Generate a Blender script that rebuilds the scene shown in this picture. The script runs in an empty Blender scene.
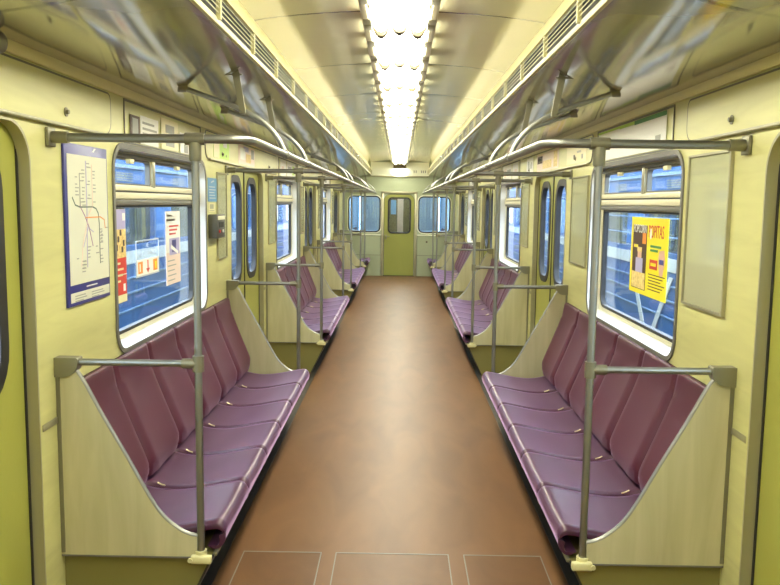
import bpy, bmesh, math, random
from mathutils import Vector, Matrix
random.seed(7)
SC = bpy.context.scene
COL = SC.collection
PI = math.pi

# ------------------------------------------------------------------ dimensions (metres; X across, Y along the car, Z up)
XW = 1.22                      # side wall plane
YE = 17.35                     # far end wall
YR = -2.2                      # rear wall behind the camera
BENCH0, BENCHL, PERIOD = 2.80, 2.84, 4.515
DOORC = [1.965 + PERIOD * i for i in range(4)]
DHALF = 0.685

# ------------------------------------------------------------------ materials
def mat(name, col, rough=0.5, metal=0.0, spec=0.5, coat=0.0, bump=None, emit=None, grain=None, var=0.0):
    m = bpy.data.materials.new(name); m.use_nodes = True
    nt = m.node_tree; N = nt.nodes; L = nt.links
    b = N['Principled BSDF']
    c4 = (col[0], col[1], col[2], 1)
    b.inputs['Base Color'].default_value = c4
    b.inputs['Roughness'].default_value = rough
    b.inputs['Metallic'].default_value = metal
    b.inputs['Specular IOR Level'].default_value = spec
    b.inputs['Coat Weight'].default_value = coat
    b.inputs['Coat Roughness'].default_value = 0.12
    if emit:
        b.inputs['Emission Color'].default_value = (emit[0], emit[1], emit[2], 1)
        b.inputs['Emission Strength'].default_value = emit[3]
    tc = N.new('ShaderNodeTexCoord')
    if grain:            # (scale xyz, strength) : stretched noise grain
        mp = N.new('ShaderNodeMapping'); mp.inputs['Scale'].default_value = grain[0]
        L.new(tc.outputs['Object'], mp.inputs['Vector'])
        nz = N.new('ShaderNodeTexNoise'); nz.inputs['Scale'].default_value = 1.0
        nz.inputs['Detail'].default_value = 6; nz.inputs['Distortion'].default_value = 0.8
        L.new(mp.outputs['Vector'], nz.inputs['Vector'])
        rp = N.new('ShaderNodeValToRGB')
        k = grain[1]
        rp.color_ramp.elements[0].position = 0.3
        rp.color_ramp.elements[1].position = 0.7
        rp.color_ramp.elements[0].color = (col[0]*(1-k), col[1]*(1-k*1.1), col[2]*(1-k*1.3), 1)
        rp.color_ramp.elements[1].color = (min(1, col[0]*(1+k*.5)), min(1, col[1]*(1+k*.5)), min(1, col[2]*(1+k*.5)), 1)
        L.new(nz.outputs['Fac'], rp.inputs['Fac'])
        L.new(rp.outputs['Color'], b.inputs['Base Color'])
    if bump:             # (scale, strength, distance)
        nb = N.new('ShaderNodeTexNoise'); nb.inputs['Scale'].default_value = bump[0]
        nb.inputs['Detail'].default_value = bump[3] if len(bump) > 3 else 3
        if len(bump) > 4:
            mp2 = N.new('ShaderNodeMapping'); mp2.inputs['Scale'].default_value = bump[4]
            L.new(tc.outputs['Object'], mp2.inputs['Vector']); L.new(mp2.outputs['Vector'], nb.inputs['Vector'])
        else:
            L.new(tc.outputs['Object'], nb.inputs['Vector'])
        bp = N.new('ShaderNodeBump'); bp.inputs['Strength'].default_value = bump[1]
        bp.inputs['Distance'].default_value = bump[2]
        L.new(nb.outputs['Fac'], bp.inputs['Height'])
        L.new(bp.outputs['Normal'], b.inputs['Normal'])
    return m

def seams(m, start, pitch, width, col):
    """narrow panel joints across the car, repeating along Y"""
    nt = m.node_tree; N = nt.nodes; L = nt.links; b = N['Principled BSDF']
    geo = N.new('ShaderNodeNewGeometry'); sx = N.new('ShaderNodeSeparateXYZ')
    L.new(geo.outputs['Position'], sx.inputs['Vector'])
    a = N.new('ShaderNodeMath'); a.operation = 'ADD'; a.inputs[1].default_value = -start + 40 * pitch + width / 2
    d = N.new('ShaderNodeMath'); d.operation = 'MODULO'; d.inputs[1].default_value = pitch
    c = N.new('ShaderNodeMath'); c.operation = 'LESS_THAN'; c.inputs[1].default_value = width
    L.new(sx.outputs['Y'], a.inputs[0]); L.new(a.outputs[0], d.inputs[0]); L.new(d.outputs[0], c.inputs[0])
    mx = N.new('ShaderNodeMix'); mx.data_type = 'RGBA'
    old = b.inputs['Base Color']
    if old.is_linked:
        L.new(old.links[0].from_socket, mx.inputs['A'])
    else:
        mx.inputs['A'].default_value = old.default_value[:]
    mx.inputs['B'].default_value = (*col, 1)
    L.new(c.outputs[0], mx.inputs['Factor'])
    L.new(mx.outputs['Result'], b.inputs['Base Color'])

def glass_mat(name, tint, refl=0.10, rough=0.0, cloud=0.0):
    m = bpy.data.materials.new(name); m.use_nodes = True
    nt = m.node_tree; N = nt.nodes; L = nt.links
    N.remove(N['Principled BSDF'])
    out = N['Material Output']
    t = N.new('ShaderNodeBsdfTransparent'); t.inputs['Color'].default_value = (*tint, 1)
    g = N.new('ShaderNodeBsdfGlossy'); g.inputs['Roughness'].default_value = rough
    lw = N.new('ShaderNodeLayerWeight'); lw.inputs['Blend'].default_value = 0.5
    pw = N.new('ShaderNodeMath'); pw.operation = 'POWER'; pw.inputs[1].default_value = 4.0
    L.new(lw.outputs['Facing'], pw.inputs[0])
    mm = N.new('ShaderNodeMath'); mm.operation = 'MULTIPLY_ADD'; mm.inputs[1].default_value = 0.6; mm.inputs[2].default_value = refl * 0.6
    L.new(pw.outputs[0], mm.inputs[0])
    mx = N.new('ShaderNodeMixShader')
    L.new(mm.outputs[0], mx.inputs['Fac']); L.new(t.outputs[0], mx.inputs[1]); L.new(g.outputs[0], mx.inputs[2])
    L.new(mx.outputs[0], out.inputs['Surface'])
    return m

M = {}
M['laminate'] = mat('laminate', (0.62, 0.61, 0.265), 0.33, grain=((3, 2.2, 16), 0.10))
M['panel'] = mat('birch_panel', (0.49, 0.465, 0.285), 0.26, grain=((14, 3, 1.6), 0.13))
M['cream'] = mat('cream_paint', (0.80, 0.74, 0.42), 0.35)
M['grille'] = mat('grille_paint', (0.50, 0.47, 0.24), 0.45)
M['door'] = mat('door_paint', (0.35, 0.36, 0.070), 0.36, bump=(60, 0.05, 0.01))
M['enddoor'] = mat('end_door_paint', (0.27, 0.285, 0.060), 0.4)
M['endwall'] = mat('end_wall_paint', (0.37, 0.42, 0.27), 0.4)
M['header'] = mat('header_paint', (0.86, 0.88, 0.72), 0.35)
M['jamb'] = mat('jamb_metal', (0.42, 0.40, 0.27), 0.35, metal=0.5)
M['steel'] = mat('brushed_steel', (0.30, 0.305, 0.28), 0.47, metal=1.0)
M['joint'] = mat('cast_joint', (0.25, 0.24, 0.17), 0.42, metal=0.7)
M['bracket'] = mat('bracket_paint', (0.62, 0.58, 0.30), 0.4)
M['cove'] = mat('cove_laminate', (0.36, 0.35, 0.285), 0.10, metal=0.38, spec=0.8, coat=0.5, bump=(1.0, 0.13, 0.05, 1, (3.0, 1.8, 2.0)))
seams(M['cove'], 3.53, 1.33, 0.026, (0.05, 0.05, 0.03))
M['ceiling'] = mat('ceiling_laminate', (0.58, 0.55, 0.36), 0.14, coat=0.3, bump=(2.0, 0.06, 0.03, 2))
seams(M['ceiling'], 3.88, 1.42, 0.020, (0.03, 0.028, 0.012))
M['trough'] = mat('fixture_metal', (0.40, 0.37, 0.26), 0.35, metal=0.6)
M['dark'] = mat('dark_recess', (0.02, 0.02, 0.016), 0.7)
M['rubber'] = mat('black_rubber', (0.018, 0.018, 0.018), 0.5)
M['lamp'] = mat('lamp_diffuser', (0.9, 0.9, 0.85), 0.4, emit=(1.0, 0.96, 0.78, 20.5))
M['cap'] = mat('lamp_end_cap', (0.11, 0.085, 0.04), 0.6)
M['vinyl'] = mat('purple_vinyl', (0.050, 0.0085, 0.030), 0.38, coat=0.0, bump=(420, 0.04, 0.002))
M['vinyl_back'] = mat('purple_back_vinyl', (0.078, 0.0125, 0.027), 0.44, coat=0.0, bump=(420, 0.06, 0.002))
for k_, w_ in (('vinyl', .60), ('vinyl_back', .12)):
    b_ = M[k_].node_tree.nodes['Principled BSDF']
    b_.inputs['Sheen Weight'].default_value = w_; b_.inputs['Sheen Roughness'].default_value = 0.35
    b_.inputs['Sheen Tint'].default_value = (0.74, 0.50, 0.95, 1)
M['clip'] = mat('seat_clip', (0.60, 0.55, 0.35), 0.3, metal=0.8)
M['plinth'] = mat('plinth_paint', (0.20, 0.18, 0.055), 0.45)
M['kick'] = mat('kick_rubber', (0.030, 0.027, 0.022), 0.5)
M['sill'] = mat('window_metal', (0.78, 0.78, 0.74), 0.32, metal=0.15)
M['frame'] = mat('window_frame_paint', (0.76, 0.72, 0.50), 0.40)
M['gasketgrey'] = mat('grey_gasket', (0.16, 0.155, 0.13), 0.5)
M['glass'] = glass_mat('window_glass', (0.90, 0.94, 0.97), 0.07)
M['endglass'] = glass_mat('end_window_glass', (0.72, 0.86, 0.97), 0.22)
M['acrylic'] = glass_mat('frame_acrylic', (0.93, 0.94, 0.90), 0.06, 0.08)
M['frameback'] = mat('frame_backing', (0.84, 0.83, 0.60), 0.4)
M['white'] = mat('printed_white', (0.88, 0.88, 0.82), 0.45)
M['mapwhite'] = mat('map_paper', (0.74, 0.75, 0.60), 0.30, coat=0.3)
M['navy'] = mat('navy_print', (0.045, 0.05, 0.24), 0.35)
M['black'] = mat('black_print', (0.02, 0.02, 0.02), 0.5)
M['grey'] = mat('grey_print', (0.36, 0.37, 0.33), 0.5)
M['red'] = mat('red_print', (0.62, 0.05, 0.03), 0.45)
M['orange'] = mat('orange_print', (0.85, 0.30, 0.04), 0.45)
M['yellow'] = mat('yellow_print', (0.90, 0.78, 0.02), 0.4)
M['green'] = mat('green_print', (0.06, 0.28, 0.08), 0.45)
M['mapgreen'] = mat('map_green_print', (0.10, 0.16, 0.12), 0.45)
M['lime'] = mat('lime_print', (0.50, 0.75, 0.12), 0.45)
M['purple'] = mat('purple_print', (0.36, 0.14, 0.34), 0.45)
M['pink'] = mat('pink_print', (0.84, 0.68, 0.58), 0.45)
M['lilac'] = mat('lilac_print', (0.45, 0.42, 0.66), 0.45)
M['skin'] = mat('skin_print', (0.72, 0.45, 0.32), 0.5)
M['popcorn'] = mat('popcorn_print', (0.86, 0.66, 0.26), 0.5, grain=((60, 60, 60), 0.35))
M['brown'] = mat('brown_print', (0.07, 0.035, 0.02), 0.5)
M['bluesign'] = mat('blue_sign', (0.10, 0.28, 0.50), 0.4)
M['box'] = mat('intercom_steel', (0.11, 0.11, 0.095), 0.4, metal=0.6)
M['trainblue'] = mat('train_blue', (0.026, 0.105, 0.31), 0.5, spec=0.25)
M['trainblue2'] = mat('train_pale_blue', (0.25, 0.46, 0.78), 0.35)
M['trainwhite'] = mat('train_white', (0.50, 0.54, 0.58), 0.4)
M['trainrib'] = mat('train_rib_blue', (0.14, 0.24, 0.42), 0.4)
M['trainroof'] = mat('train_roof', (0.16, 0.19, 0.22), 0.5)
M['trainglass'] = mat('train_window', (0.04, 0.055, 0.07), 0.12, spec=0.4, bump=(3, 0.15, 0.02))
M['ground'] = mat('ballast', (0.30, 0.29, 0.27), 0.9)
# floor: worn red-brown linoleum
M['floor'] = mat('red_brown_linoleum', (0.142, 0.067, 0.024), 0.42, spec=0.25, grain=((5, 1.6, 1), 0.20), bump=(160, 0.05, 0.002))
M['hatch'] = mat('hatch_linoleum', (0.122, 0.057, 0.020), 0.42, spec=0.25, grain=((6, 2.5, 1), 0.20), bump=(160, 0.05, 0.002))

# ------------------------------------------------------------------ mesh helpers
class MB:
    def __init__(s): s.bm = bmesh.new()
    def box(s, x0, x1, y0, y1, z0, z1, bev=0.0, seg=2):
        t = bmesh.new()
        bmesh.ops.create_cube(t, size=1)
        for v in t.verts:
            v.co = Vector((x0 + (v.co.x + .5) * (x1 - x0), y0 + (v.co.y + .5) * (y1 - y0), z0 + (v.co.z + .5) * (z1 - z0)))
        if x1 < x0: bmesh.ops.reverse_faces(t, faces=t.faces)
        if bev: bmesh.ops.bevel(t, geom=t.edges[:], offset=bev, segments=seg, affect='EDGES', profile=.5)
        s._merge(t); return s
    def _merge(s, t, mx=None):
        if mx is not None: bmesh.ops.transform(t, matrix=mx, verts=t.verts)
        me = bpy.data.meshes.new('tmp'); t.to_mesh(me); t.free(); s.bm.from_mesh(me); bpy.data.meshes.remove(me)
    def mesh(s, me): s.bm.from_mesh(me); bpy.data.meshes.remove(me); return s
    def tube(s, pts, r, n=12, cap=True, rs=None):
        P = [Vector(p) for p in pts]
        tan = []
        for i in range(len(P)):
            a = P[max(i - 1, 0)]; b = P[min(i + 1, len(P) - 1)]; tan.append((b - a).normalized())
        up = Vector((0, 0, 1)) if abs(tan[0].z) < .9 else Vector((1, 0, 0))
        nrm = (up - tan[0] * up.dot(tan[0])).normalized()
        rings = []
        for i, p in enumerate(P):
            nrm = (nrm - tan[i] * nrm.dot(tan[i])).normalized(); bi = tan[i].cross(nrm)
            rr = rs[i] if rs else r
            rings.append([s.bm.verts.new(p + (nrm * math.cos(2*PI*k/n) + bi * math.sin(2*PI*k/n)) * rr) for k in range(n)])
        for a, b in zip(rings, rings[1:]):
            for k in range(n): s.bm.faces.new((a[k], a[(k+1) % n], b[(k+1) % n], b[k]))
        if cap:
            s.bm.faces.new(rings[0][::-1]); s.bm.faces.new(rings[-1])
        return s
    def prism(s, poly, axis, a, b):
        """extrude a 2D polygon along axis ('x': poly=(y,z); 'y': (x,z); 'z': (x,y)) from a to b"""
        def P(u, v, w): return {'x': (w, u, v), 'y': (u, w, v), 'z': (u, v, w)}[axis]
        A = [s.bm.verts.new(P(u, v, a)) for u, v in poly]; B = [s.bm.verts.new(P(u, v, b)) for u, v in poly]
        n = len(poly)
        s.bm.faces.new(A); s.bm.faces.new(B[::-1])
        for i in range(n): s.bm.faces.new((A[i], B[i], B[(i+1) % n], A[(i+1) % n]))
        return s
    def strip(s, prof, y0, y1, ny=1):
        """open sheet: profile of (x,z) swept along Y"""
        rows = [[s.bm.verts.new((x, y0 + (y1 - y0) * j / ny, z)) for x, z in prof] for j in range(ny + 1)]
        for a, b in zip(rows, rows[1:]):
            for i in range(len(prof) - 1): s.bm.faces.new((a[i], a[i+1], b[i+1], b[i]))
        return s
    def solid_grid(s, top, bot):
        """closed body between two equal grids of points"""
        nu, nv = len(top), len(top[0])
        T = [[s.bm.verts.new(p) for p in r] for r in top]; B = [[s.bm.verts.new(p) for p in r] for r in bot]
        for i in range(nu - 1):
            for j in range(nv - 1):
                s.bm.faces.new((T[i][j], T[i+1][j], T[i+1][j+1], T[i][j+1]))
                s.bm.faces.new((B[i][j], B[i][j+1], B[i+1][j+1], B[i+1][j]))
        for i in range(nu - 1):
            s.bm.faces.new((T[i][0], B[i][0], B[i+1][0], T[i+1][0])); s.bm.faces.new((T[i][-1], T[i+1][-1], B[i+1][-1], B[i][-1]))
        for j in range(nv - 1):
            s.bm.faces.new((T[0][j], T[0][j+1], B[0][j+1], B[0][j])); s.bm.faces.new((T[-1][j], B[-1][j], B[-1][j+1], T[-1][j+1]))
        return s
    def sphere(s, c, r, sc=(1, 1, 1), n=10):
        t = bmesh.new(); bmesh.ops.create_uvsphere(t, u_segments=n, v_segments=max(6, n//2+1), radius=r)
        s._merge(t, Matrix.Translation(c) @ Matrix.Diagonal((*sc, 1))); return s
    def build(s, name, m, parent=None, smooth=35):
        bmesh.ops.recalc_face_normals(s.bm, faces=s.bm.faces[:])
        o0 = root_loc(parent)
        if o0.length: bmesh.ops.translate(s.bm, vec=-o0, verts=s.bm.verts[:])
        me = bpy.data.meshes.new(name); s.bm.to_mesh(me); s.bm.free()
        if smooth:
            for p in me.polygons: p.use_smooth = True
            try: me.set_sharp_from_angle(angle=math.radians(smooth))
            except Exception: pass
        me.materials.append(M[m] if isinstance(m, str) else m)
        o = bpy.data.objects.new(name, me); COL.objects.link(o)
        if parent: o.parent = parent
        return o

def root_loc(p):
    if p is None: return Vector((0, 0, 0))
    while p.parent: p = p.parent
    return p.location.copy()

def tag(o, label=None, cat=None, group=None, kind=None):
    if label: o['label'] = label
    if cat: o['category'] = cat
    if group: o['group'] = group
    if kind: o['kind'] = kind
    return o
def thing(name, label, cat, loc, group=None):
    o = bpy.data.objects.new(name, None); COL.objects.link(o); o.location = loc
    o.empty_display_size = 0.1
    return tag(o, label, cat, group)
def struct(o): o['kind'] = 'structure'; return o
def kids(o): return [c for c in bpy.data.objects if c.parent == o]
def dup(o, dx=0, dy=0, dz=0, label=None, group=None):
    def rec(a, par):
        c = a.copy(); COL.objects.link(c)
        if par: c.parent = par
        for ch in CH.get(a.name, []): rec(ch, c)
        return c
    CH = {}
    for q in bpy.data.objects:
        if q.parent: CH.setdefault(q.parent.name, []).append(q)
    r = rec(o, None)
    r.location = o.location + Vector((dx, dy, dz))
    if label: r['label'] = label
    if group: r['group'] = group
    return r

def rrect(u0, u1, v0, v1, r, n=6, rb=None):
    """rounded rectangle outline; r = top radius, rb = bottom radius"""
    rb = r if rb is None else rb
    pts = []
    for cx, cy, rr, a0 in ((u1 - rb, v0 + rb, rb, -PI/2), (u1 - r, v1 - r, r, 0), (u0 + r, v1 - r, r, PI/2), (u0 + rb, v0 + rb, rb, PI)):
        if rr < 1e-5: pts.append((cx, cy)); continue
        for k in range(n + 1):
            a = a0 + PI/2 * k / n; pts.append((cx + rr * math.cos(a), cy + rr * math.sin(a)))
    return pts
def plate(outer, holes, plane, a, b):
    """filled outline with holes, extruded from a to b; plane 'x' = (y,z), 'y' = (x,z), 'z' = (x,y); returns an MB"""
    cu = bpy.data.curves.new('c', 'CURVE'); cu.dimensions = '2D'; cu.fill_mode = 'BOTH'
    for poly in [outer] + list(holes):
        sp = cu.splines.new('POLY'); sp.points.add(len(poly) - 1)
        for p, (u, v) in zip(sp.points, poly): p.co = (u, v, 0, 1)
        sp.use_cyclic_u = True
    cu.extrude = abs(b - a) / 2
    ob = bpy.data.objects.new('c', cu); COL.objects.link(ob)
    dg = bpy.context.evaluated_depsgraph_get(); dg.update()
    me = bpy.data.meshes.new_from_object(ob.evaluated_get(dg))
    bpy.data.objects.remove(ob); bpy.data.curves.remove(cu)
    mid = (a + b) / 2
    for v in me.vertices:
        u, w, t = v.co
        v.co = {'x': (mid + t, u, w), 'y': (u, mid + t, w), 'z': (u, w, mid + t)}[plane]
    mb = MB(); mb.mesh(me); bmesh.ops.remove_doubles(mb.bm, verts=mb.bm.verts[:], dist=1e-5)
    return mb
def text(body, size, m, parent, origin, right, up, name='lettering', depth=0.0008, align='LEFT', squash=1.0):
    cu = bpy.data.curves.new('t', 'FONT'); cu.body = body; cu.size = size; cu.extrude = depth / 2; cu.align_x = align
    ob = bpy.data.objects.new('t', cu); COL.objects.link(ob)
    dg = bpy.context.evaluated_depsgraph_get(); dg.update()
    me = bpy.data.meshes.new_from_object(ob.evaluated_get(dg)); bpy.data.objects.remove(ob); bpy.data.curves.remove(cu)
    R = Vector(right); U = Vector(up); Nn = R.cross(U); O = Vector(origin)
    for v in me.vertices: v.co = O + R * v.co.x * squash + U * v.co.y + Nn * v.co.z
    mb = MB(); mb.mesh(me)
    return mb.build(name, m, parent, smooth=0)

def smooth_path(pts, n=6):
    """Catmull-Rom through points"""
    P = [Vector(p) for p in pts]; out = []
    for i in range(len(P) - 1):
        a = P[max(i-1, 0)]; b = P[i]; c = P[i+1]; d = P[min(i+2, len(P)-1)]
        for k in range(n):
            t = k / n
            out.append(.5 * ((2*b) + (c-a)*t + (2*a-5*b+4*c-d)*t*t + (3*b-a-3*c+d)*t**3))
    out.append(P[-1]); return out
def sstep(a, b, x):
    t = max(0, min(1, (x - a) / (b - a))); return t*t*(3-2*t)

SIDE = {-1: 'on the metro map side', 1: 'on the popcorn poster side'}
WHICH = ['first', 'middle', 'last']
def from_end(i): return ['at the bench farthest from the end door', 'at the middle bench', 'at the bench closest to the end door'][i]

# ------------------------------------------------------------------ FLOOR AND WALLS
struct(MB().box(-1.34, 1.34, YR, YE, -0.06, 0.0).build('floor', 'floor'))

WY0, WY1, WZ0, WZ1 = 3.415, 5.035, 0.92, 1.835
def door_hole_pts(c):
    y0, y1, zt, r = c - DHALF, c + DHALF, 1.848, 0.13
    pts = [(y0, 0.0)]
    for k in range(9):
        a = PI - PI/2 * k / 8; pts.append((y0 + r + r * math.cos(a), zt - r + r * math.sin(a)))
    for k in range(9):
        a = PI/2 - PI/2 * k / 8; pts.append((y1 - r + r * math.cos(a), zt - r + r * math.sin(a)))
    pts.append((y1, 0.0)); return pts
def side_wall(s, name):
    out = [(YR, 0.0)]
    for c in DOORC: out += door_hole_pts(c)
    out += [(YE, 0.0), (YE, 2.10), (YR, 2.10)]
    holes = [rrect(WY0 + PERIOD*i, WY1 + PERIOD*i, WZ0, WZ1, 0.11) for i in range(3)]
    return struct(plate(out, holes, 'x', s * XW, s * (XW + .034)).build(name, 'laminate', smooth=30))
side_wall(-1, 'wall_left'); side_wall(1, 'wall_right')
struct(MB().box(-1.25, 1.25, YR - .05, YR, 0, 2.55).build('wall_rear', 'laminate'))

# cream moulding strip between wall and cove, and olive band on the wall below the armrests
tn = 0
def trim(mb, m):
    global tn
    tn += 1
    return struct(mb.build('trim_%d' % tn, m))
for s in (-1, 1):
    trim(MB().box(s*1.207, s*1.2195, YR, YE, 2.050, 2.094, .004), 'cream')
    for i in range(4):
        c = DOORC[i]
        # narrow dark joint under the moulding above each window, and a strip on the wall beside the door
        if i < 3: trim(MB().box(s*1.216, s*1.2195, c+DHALF+.02, BENCH0-.014+PERIOD*i, .790, .814, .001), 'jamb')

# cove: glossy grey laminate between wall and grille
for s, nm in ((-1, 'ceiling_cove_left'), (1, 'ceiling_cove_right')):
    prof = [(1.225, 2.088), (1.10, 2.098), (.97, 2.116), (.86, 2.138), (.75, 2.166), (.66, 2.192), (.63, 2.203)]
    prof = [(p.x, p.z) for p in smooth_path([(x, 0, z) for x, z in prof], 4)]
    o = MB().strip([(s*x, z) for x, z in prof], YR, YE, 60).build(nm, 'cove', smooth=80); struct(o)
    so = o.modifiers.new('thick', 'SOLIDIFY'); so.thickness = .01; so.offset = 1 if s < 0 else 1
# ceiling panels
for s, nm in ((-1, 'ceiling_left'), (1, 'ceiling_right')):
    prof = [(.700, 2.452), (.60, 2.468), (.45, 2.484), (.30, 2.495), (.150, 2.502)]
    o = MB().strip([(s*p.x, p.z) for p in smooth_path([(x, 0, z) for x, z in prof], 4)], YR, YE, 60).build(nm, 'ceiling', smooth=80); struct(o)
    # yellow band along the ceiling edge above the grille
    trim(MB().prism([(s*.604, 2.298), (s*.694, 2.458), (s*.706, 2.458), (s*.616, 2.298)], 'y', YR, YE), 'cream')
struct(MB().box(-1.3, 1.3, YR, YE + .05, 2.62, 2.66).build('ceiling', 'dark'))

# ventilation grilles: one long grille each side with ribs and louvre slats
for s in (-1, 1):
    g = thing('ventilation_grille', 'long cream slatted ventilation grille at the ceiling edge ' + SIDE[s], 'grille', (s*.62, BENCH0, 2.2), 'ceiling ventilation grilles')
    f = MB().box(s*.616, s*.632, YR, YE, 2.199, 2.221, .003)
    y = 2.78 - .63*7
    while y < YE:
        if y > YR: f.box(s*.604, s*.620, y-.010, y+.010, 2.214, 2.300)
        y += .63
    f.build('frame', 'grille', g)
    sl = MB()
    for k in range(4):
        z = 2.234 + k*.0155; x = .6135 - (z-2.215)*.12
        sl.prism([(s*(x-.0015), z-.0015), (s*(x-.0015), z+.0012), (s*(x+.0020), z+.0018), (s*(x+.0020), z-.0005)], 'y', YR, YE)
    sl.build('louver_slats', 'grille', g)
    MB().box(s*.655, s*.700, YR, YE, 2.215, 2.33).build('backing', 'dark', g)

# ------------------------------------------------------------------ CEILING LIGHTS
ra = MB()
for s in (-1, 1):
    ra.box(s*.146, s*.176, YR, YE-.05, 2.452, 2.461, .002)
    ra.box(s*.172, s*.177, YR, YE-.05, 2.452, 2.470)
ra.box(-.17, .17, YR, YE-.02, 2.53, 2.545)
rail = thing('light_channel', 'long metal channel along the ceiling centre holding the lamp diffusers', 'light fixture', (0, BENCH0, 2.45))
ra.build('channel', 'trough', rail)
clipb = MB()
LP = .932; L0 = 3.94
ORD = ['first', 'second', 'third', 'fourth', 'fifth', 'sixth', 'seventh', 'eighth', 'ninth', 'tenth', 'eleventh', 'twelfth', 'thirteenth', 'fourteenth', 'fifteenth', 'sixteenth', 'seventeenth', 'eighteenth', 'nineteenth', 'twentieth', 'twenty-first', 'twenty-second']
def lobes(drop, sx=1.0, n=8):
    pts = []
    for c in (-.088, 0, .088):
        for k in range(n + 1):
            a = PI + PI * k / n
            pts.append((sx*(c + .043*math.cos(a)), 2.474 + (drop if c else drop*.8) * math.sin(a)))
    return pts
def make_lamp(y0, label):
    r = thing('ceiling_lamp', label, 'lamp', (0, y0, 2.47), 'diffusers of the ceiling light row')
    p = lobes(.062)
    MB().prism(p + [(.131, 2.51), (-.131, 2.51)], 'y', y0 + .036, y0 + LP - .036).build('diffuser', 'lamp', r, smooth=50)
    for yy, nm in ((y0 + .004, 0), (y0 + LP - .036, 1)):
        MB().prism(lobes(.082, 1.01) + [(.133, 2.512), (-.133, 2.512)], 'y', yy, yy + .032).build('end_cap', 'cap', r, smooth=50)
    for yy, w_ in ((.06, .055), (.466, .07), (.872, .055)):
        for s in (-1, 1):
            MB().box(s*.134, s*.172, y0+yy-w_, y0+yy+w_, 2.450, 2.505, .003).build('side_clip', 'joint', r)
    return r
ny = int((YE - .1 - (L0 - LP*4)) / LP)
ys = [L0 + LP*k for k in range(-6, 40)]
ys = [y for y in ys if y > YR + .1 and y + LP < YE - .05]
lamp0 = make_lamp(ys[0], '')
for j, y in enumerate(ys):
    o = lamp0 if j == 0 else dup(lamp0, 0, y - ys[0])
    o['label'] = 'lit white ceiling lamp diffuser, %s in the row counted from the end door' % ORD[len(ys)-1-j]

# ------------------------------------------------------------------ WINDOWS
wn = 0
def make_window(s, i):
    """window in the side wall; s = side, i = bench index"""
    global wn
    wn += 1
    dy = PERIOD * i
    y0, y1, z0, z1 = WY0 + dy, WY1 + dy, WZ0, WZ1
    r = bpy.data.objects.new('window_%d' % wn, None); COL.objects.link(r); r.location = (s*XW, (y0+y1)/2, z0); struct(r)
    xo = XW + .105
    # reveal (deep metal surround)
    plate(rrect(y0-.002, y1+.002, z0-.002, z1+.002, .112), [rrect(y0+.012, y1-.012, z0+.012, z1-.012, .10)], 'x', s*(XW-.004), s*xo).build('window_reveal', 'sill', r, smooth=40)
    plate(rrect(y0-.012, y1+.012, z0-.012, z1+.012, .122), [rrect(y0+.010, y1-.010, z0+.010, z1-.010, .10)], 'x', s*(XW-.008), s*(XW-.001)).build('window_bead', 'gasketgrey', r, smooth=40)
    # sill: sloping white ledge
    MB().prism([(s*(XW+.0), z0+.012), (s*(XW+.085), z0+.036), (s*(XW+.085), z0+.012)], 'y', y0+.10, y1-.10).build('window_sill', 'sill', r)
    # frame with lower opening and two upper openings
    fx0, fx1 = s*(XW+.062), s*(XW+.092)
    a, b = y0+.014, y1-.014
    ym = (a+b)/2 - .065
    lower = rrect(a+.035, b-.035, z0+.050, 1.572, .012, rb=.08)
    up1 = rrect(a+.040, ym-.022, 1.668, z1-.040, .03, rb=.012); up2 = rrect(ym+.022, b-.040, 1.668, z1-.040, .03, rb=.012)
    plate(rrect(a, b, z0+.014, z1-.014, .098), [lower, up1, up2], 'x', fx0, fx1).build('window_frame', 'frame', r, smooth=40)
    for up in ((a+.040, ym-.022), (ym+.022, b-.040)):
        plate(rrect(up[0]-.004, up[1]+.004, 1.664, z1-.036, .03, rb=.012), [rrect(up[0]+.010, up[1]-.010, 1.676, z1-.050, .022, rb=.008)], 'x', s*(XW+.064), s*(XW+.090)).build('gasket', 'gasketgrey', r, smooth=40)
    MB().box(s*(XW+.050), s*(XW+.064), ym-.020, ym+.020, 1.660, z1-.024, .003).build('mullion', 'jamb', r)
    # black gasket round the lower pane; grey band above it and over the top sashes
    plate(rrect(a+.033, b-.033, z0+.048, 1.574, .014, rb=.082), [rrect(a+.055, b-.060, z0+.066, 1.560, .012, rb=.06)], 'x', s*(XW+.066), s*(XW+.094)).build('gasket', 'rubber', r, smooth=40)
    MB().box(s*(XW+.050), s*(XW+.064), a+.02, b-.02, 1.574, 1.598, .003).build('transom_shade', 'gasketgrey', r)
    MB().box(s*(XW+.045), s*(XW+.066), a+.004, b-.004, 1.602, 1.632, .004).box(s*(XW+.052), s*(XW+.066), a+.004, b-.004, 1.640, 1.664, .004).build('transom_rail', 'frame', r)
    MB().box(s*(XW+.058), s*(XW+.0615), a+.004, b-.004, 1.630, 1.642).build('transom_gap', 'rubber', r)
    MB().box(s*(XW+.046), s*(XW+.066), a+.03, b-.03, z1-.040, z1-.022, .003).build('top_rail', 'gasketgrey', r)
    for q in (.36, .36 + (b-a)*.50):
        MB().box(s*(XW+.040), s*(XW+.062), a+q-.03, a+q+.03, 1.768, 1.790, .003).build('window_latch', 'cream', r)
    MB().box(s*(XW+.080), s*(XW+.084), a+.04, b-.04, z0+.055, 1.575).build('window_pane', 'glass', r)
    for (q0, q1) in ((a+.05, ym-.02), (ym+.02, b-.05)):
        MB().box(s*(XW+.080), s*(XW+.084), q0, q1, 1.660, z1-.035).build('window_pane', 'glass', r)
    return r
for s in (-1, 1):
    for i in range(3): make_window(s, i)

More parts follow.
